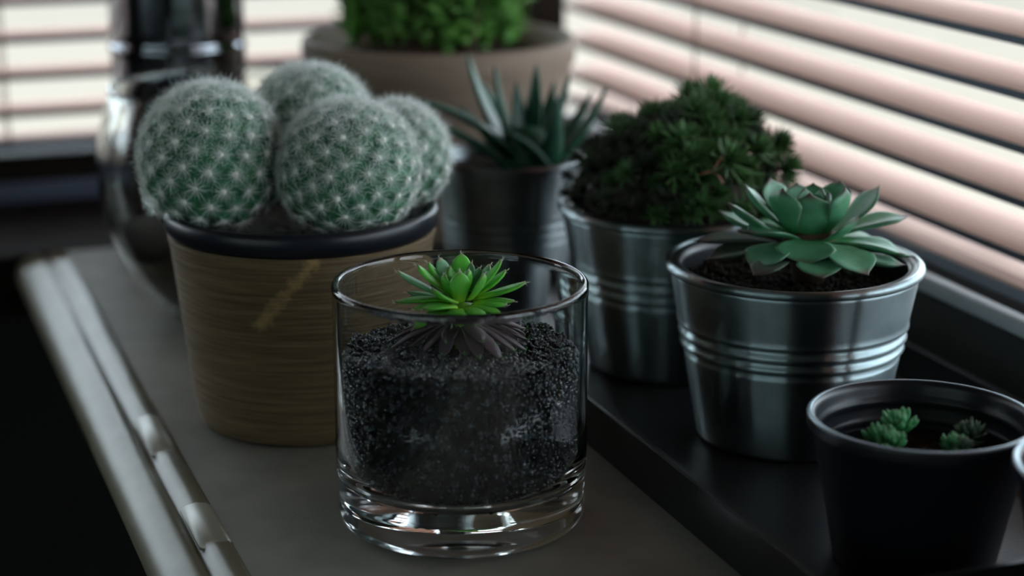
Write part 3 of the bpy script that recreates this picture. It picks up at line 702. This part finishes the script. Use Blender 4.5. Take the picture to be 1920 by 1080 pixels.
for (bx, by, bd, tx, ty, td, wd, bn, kd) in SL:
    A = px(bx, by, GY + bd / 1000) - G0; B = px(tx, ty, GY + td / 1000) - G0; T = (B - A).normalized()
    for _ in range(14):
        q = B - T * random.uniform(-.0003, .0035); dv = (T * random.uniform(.1, 1) + Vector((random.gauss(0, 1), random.gauss(0, .6), random.gauss(.2, .7)))).normalized()
        HP.append(tuple(q)); HD.append(tuple(dv)); HLn.append(random.uniform(.0008, .0022))
    for _ in range(3): HP.append(tuple(B - T * .0003)); HD.append(tuple((T + Vector((random.gauss(0, .2),) * 3)).normalized())); HLn.append(.0016)
v, f = spikes(np.array(HP), np.array(HD), HLn, .00006); bigmesh('leaf_hairs', v, f, M['hair'], jar)
HP, HD, HLn = [], [], []
for (tx, ty, td) in PU:
    B = px(tx, ty, GY + td / 1000) - G0
    for _ in range(3): HP.append(tuple(B)); HD.append(tuple(Vector((B.x * 20, -.4, .5 + random.random())).normalized())); HLn.append(random.uniform(.0015, .003))
v, f = spikes(np.array(HP), np.array(HD), HLn, .00022); bigmesh('leaf_tips', v, f, M['semp_blue'], jar, kind='stuff')

# ------------------------------------------------------------------ cactus pot
CY = .7637; C0 = Vector(((577 - 960) / FPX * .806, CY, .0002))
cac = thing('potted_cactus', 'brown fibre wrapped pot with a cluster of round white spined cacti', 'potted plant', C0)
prof = [(.0005, .0006), (.040, .0006), (.0425, .0), (.0442, .0012), (.0452, .004), (.0468, .015), (.0503, .045), (.0535, .074), (.0545, .0785), (.0543, .0797), (.0528, .0797), (.0518, .077), (.044, .004), (.0005, .004)]
pr2 = []
for (a, b), (c, d_) in zip(prof, prof[1:]):
    k = max(1, int(math.hypot(a - c, b - d_) / .003))
    for i in range(k): pr2.append((a + (c - a) * i / k, b + (d_ - b) * i / k))
pr2.append(prof[-1])
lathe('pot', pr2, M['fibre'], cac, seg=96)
prof = [(.046, .050), (.0520, .0795), (.0545, .0806), (.0556, .083), (.0558, .0875), (.0548, .0892), (.0530, .0895), (.0516, .0884), (.0510, .084), (.045, .052), (.0005, .052), (.0005, .050)]
lathe('inner_pot', prof, M['plastic_blue'], cac, seg=96, label='black plastic inner pot standing proud of the fibre pot')
soil_disc('soil', .0500, .0785, cac, amp=.0015)
GA = math.pi * (3 - 5 ** .5)
def head(center, rad, nt, zsc=1.0, seed=0, tilt=(0, 0), hz=1):
    """one cactus head: bumpy body, white starry spines as a sub-part"""
    r_ = np.random.default_rng(seed)
    i = np.arange(nt); ph = i * GA; z = 1 - 2 * (i + .5) / nt * .86
    rr = np.sqrt(1 - z * z); tub = np.stack([rr * np.cos(ph), rr * np.sin(ph), z], 1)
    tm = np.array(Matrix.Rotation(tilt[0], 3, 'X') @ Matrix.Rotation(tilt[1], 3, 'Y')); tub = tub @ tm.T
    nu, nv = 128, 80
    th = np.linspace(0.002, math.pi * .93, nv); az = np.linspace(0, 2 * math.pi, nu, endpoint=False)
    T_, A_ = np.meshgrid(th, az, indexing='ij'); D = np.stack([np.sin(T_) * np.cos(A_), np.sin(T_) * np.sin(A_), np.cos(T_)], -1).reshape(-1, 3)
    dm = np.arccos(np.clip((D @ tub.T).max(1), -1, 1)); sp_ = math.sqrt(4 * math.pi / nt) * .5
    bump = np.exp(-(dm / (sp_ * .75)) ** 2)
    S_ = np.array([1, 1, zsc]) * rad
    vs = D * S_ * (1 + .085 * (bump - .6))[:, None]
    fs = []
    for a in range(nv - 1):
        for b in range(nu):
            c = (b + 1) % nu; fs.append((a * nu + b, (a + 1) * nu + b, (a + 1) * nu + c, a * nu + c))
    fs.append(tuple(range(nu))); fs.append(tuple((nv - 1) * nu + b for b in range(nu))[::-1])
    c_ = Vector(center) - C0
    body = mesh('cactus_head', vs, fs, M['cactus'], cac, loc=c_)
    # spines
    Pr = tub * S_ * 1.04; Nn = tub / S_; Nn /= np.linalg.norm(Nn, axis=1)[:, None]
    P_, D_, L_, B_ = [], [], [], []
    for k in range(nt):
        if Pr[k, 2] < -rad * .8: continue
        n_ = Nn[k]; a = np.cross(n_, [0.3, .2, .9]); a /= np.linalg.norm(a); b = np.cross(n_, a)
        m_ = 42
        an = np.arange(m_) / m_ * 2 * math.pi + r_.uniform(0, 1); tl = r_.uniform(.12, .55, m_)
        dd = (a[None] * np.cos(an)[:, None] + b[None] * np.sin(an)[:, None]) * np.cos(tl)[:, None] + n_[None] * np.sin(tl)[:, None]
        P_.append(np.repeat(Pr[k][None], m_, 0)); D_.append(dd); L_.append(r_.uniform(.0045, .0072, m_) * hz); B_.append(-n_[None] * .0006 + r_.normal(0, .0005, (m_, 3)))
    v, f = spikes(np.concatenate(P_), np.concatenate(D_), np.concatenate(L_),   .000085, np.concatenate(B_)); s1 = bigmesh('spines', v, f, M['spine'], body)
    # fine hair haze
    m_ = 15000; dr = r_.normal(size=(m_, 3)); dr /= np.linalg.norm(dr, axis=1)[:, None]; dr = dr[dr[:, 2] > r_.uniform(-.35, .95, len(dr))]
    pr_ = dr * S_ * 1.03; d2 = dr + r_.normal(0, .7, dr.shape); d2 /= np.linalg.norm(d2, axis=1)[:, None]
    v, f = spikes(pr_, d2, r_.uniform(.002, .0055, len(dr)), .00006, r_.normal(0, .001, dr.shape)); bigmesh('fine_hair', v, f, M['spine'], body)
    v, f = grains(Pr, .0011, .0015); bigmesh('areoles', v, f, M['wool'], body)
    return body
def at(x, y, Y): return px(x, y, Y)
head(at(398, 299, CY - .008), .0278, 125, 1.06, 1, (R(12), R(-8)))
head(at(652, 318, CY - .012), .0272, 125, .98, 2, (R(14), R(6)))
head(at(583, 240, CY + .026), .0250, 110, 1.0, 3, (R(-10), R(4)))
head(at(742, 296, CY + .014), .0210, 90, 1.06, 4, (R(-4), R(14)))

# ------------------------------------------------------------------ aloe in a dull zinc pot
AY = .905; A0 = Vector(((952 - 960) / FPX * .925, AY, .0042))
alo = thing('potted_aloe', 'dull zinc pot with a pointed dark green aloe behind the glass jar', 'potted plant', A0)
lathe('pot', ribbed_profile(.0368, .0268, .0775, (.040, .0445, .049), amp=.0008, rim=.0017), M['zinc_dull'], alo, seg=80)
soil_disc('soil', .0315, .0705, alo)
AL = [(985,318,-5, 768,186,-6, 15,6,0), (965,325,-9, 782,222,-18, 14,3,1), (962,300,6, 876,100,14, 14,-3,2), (968,298,2, 928,122,4, 14,-2,0), (992,292,6, 1006,118,10, 14,-2,0),
      (1010,292,4, 1068,140,10, 12,-2,0), (1030,318,0, 1140,158,6, 13,-3,0), (1022,322,-10, 950,248,-24, 10,2.5,0), (1030,318,-8, 1046,180,-14, 14,-2,0), (985,305,4, 968,150,10, 13,-2,0),
      (1030,300,8, 1110,170,24, 12,-2,0), (1000,300,10, 900,150,34, 12,-2,0), (955,320,-4, 860,200,2, 11,2,0), (1005,300,10, 1040,150,30, 12,-2,0)]
for (bx, by, bd, tx, ty, td, wd, bn, kd) in AL:
    A = px(bx, by, AY + bd / 1000); B = px(tx, ty, AY + td / 1000)
    leaf('leaf', alo, M['aloe'], A, B, wd / 1000, .0042, bend=bn / 1000, prof=ALO, cup=.28, nl=12, nr=10)
vs, fs = lathe_data([(.0005, .068), (.013, .068), (.014, .075), (.010, .088), (.0005, .092)], 20)
mesh('crown', [(x + .010, y, z) for x, y, z in vs], fs, M['aloe'], alo, uvs=[(.1, .5)] * len(vs))

# ------------------------------------------------------------------ wide clay bowl with leafy plant
BY = 1.062; B0 = Vector(((822 - 960) / FPX * 1.06, BY, .0003))
bwl = thing('leafy_plant_bowl', 'wide brown bowl with bright green leafy plant before back window', 'potted plant', B0)
prof = [(.0005, .0006), (.042, .0006), (.045, 0), (.050, .002), (.060, .03), (.070, .075), (.0735, .100), (.0755, .104), (.0762, .112), (.0750, .1165), (.0722, .1168), (.0705, .112), (.066, .075), (.047, .006), (.0005, .006)]
lathe('bowl', prof, M['basket'], bwl, seg=96)
soil_disc('soil', .0690, .104, bwl, amp=.003)
VS, FS, UV = [], [], []
for i in range(1500):
    a = random.random() * 6.283; q = math.sqrt(random.random()) * .047; x, y = q * math.cos(a) - .004, q * math.sin(a)
    top = .122 + .070 * (1 - (q / .056) ** 2) + .012 * noise.noise(Vector((x * 45, y * 45, 0)))
    z = .108 + (top - .108) * random.random() ** .55
    d_ = Vector((x * 9 + random.gauss(0, .5), y * 9 + random.gauss(0, .5), random.uniform(0, 1.1))).normalized()
    L = random.uniform(.010, .017); b_ = Vector((x, y, z)) * 1
    v, f, u = leaf_data(b_, b_ + d_ * L, L * .62, .0006, bend=.0012, prof=OVA, nl=5, nr=4, cup=.2)
    o = len(VS); VS += v; FS += [tuple(k + o for k in qd) for qd in f]; UV += u
mesh('foliage', VS, FS, M['bush'], bwl, uvs=UV, kind='stuff')
P_ = []; D_ = []; L_ = []
for i in range(60):
    a = random.random() * 6.283; q = random.random() * .04; P_.append((q * math.cos(a), q * math.sin(a), .104)); D_.append(tuple(Vector((math.cos(a) * .4, math.sin(a) * .4, 1)).normalized())); L_.append(random.uniform(.03, .06))
v, f = spikes(np.array(P_), np.array(D_), L_, .0012); bigmesh('stems', v, f, M['stem'], bwl)

# ------------------------------------------------------------------ round glass bowl
OY = .92; O0 = Vector(((436 - 960) / FPX * .93, OY, .0002))
gb = thing('glass_bowl', 'round glass bowl with a wide opening behind the cactus pot', 'bowl', O0)
outer = [(.0004, .0012), (.024, .0010), (.030, 0), (.036, .003), (.046, .012), (.056, .028), (.0635, .050), (.0662, .070), (.0655, .086), (.0615, .102), (.0590, .1095), (.0592, .1125)]
from itertools import chain
def smooth_prof(p, k=5):
    out_ = []
    for i in range(len(p) - 1):
        p0 = p[max(0, i - 1)]; p1 = p[i]; p2 = p[i + 1]; p3 = p[min(len(p) - 1, i + 2)]
        for j in range(k):
            t = j / k
            out_.append(tuple(.5 * (2 * p1[c] + (p2[c] - p0[c]) * t + (2 * p0[c] - 5 * p1[c] + 4 * p2[c] - p3[c]) * t * t + (3 * p1[c] - p0[c] - 3 * p2[c] + p3[c]) * t ** 3) for c in (0, 1)))
    out_.append(p[-1]); return out_
outer_s = smooth_prof(outer)
inner = [(max(.0004, r - .0022), z + (.004 if z < .004 else .001)) for r, z in outer_s if z < .1115]
prof = outer_s + [(.0586, .1136), (.0576, .1136), (.0571, .1125)] + inner[::-1]
lathe('bowl', prof, M['glass_smoke'], gb, seg=128)
ci = [(max(.0003, r - .0030), z) for r, z in inner if z < .045]
ci = [(r, max(z, .0062)) for r, z in ci] + [(.030, .046), (.0004, .047)]
lathe('dark_gravel', ci, M['soil'], gb, seg=64, kind='stuff', label='dark soil in the bottom of the bowl')

# ------------------------------------------------------------------ tall black ribbed canister
KY = 1.06; K0 = Vector(((341 - 960) / FPX * 1.075, KY, .0003))
can = thing('ribbed_canister', 'tall glossy black canister behind the glass bowl', 'canister', K0)
prof = [(.0005, .0005), (.034, .0005), (.0362, .002)]
for i in range(120):
    z = .004 + i * .0018; r = .0372
    for q in (.112, .152, .192): r += .0010 * math.exp(-((z - q) / .0016) ** 2) - .0006 * math.exp(-((z - q - .004) / .0016) ** 2)
    prof.append((r, z))
prof += [(.0372, .221), (.036, .2225), (.0005, .2225)]
lathe('body', prof, M['canister'], can, seg=96)
prof = [(.0005, .2226), (.0385, .2226), (.0388, .224), (.0388, .234), (.037, .2365), (.012, .239), (.010, .243), (.0125, .248), (.009, .253), (.0005, .254)]
lathe('lid', prof, M['canister'], can, seg=96)
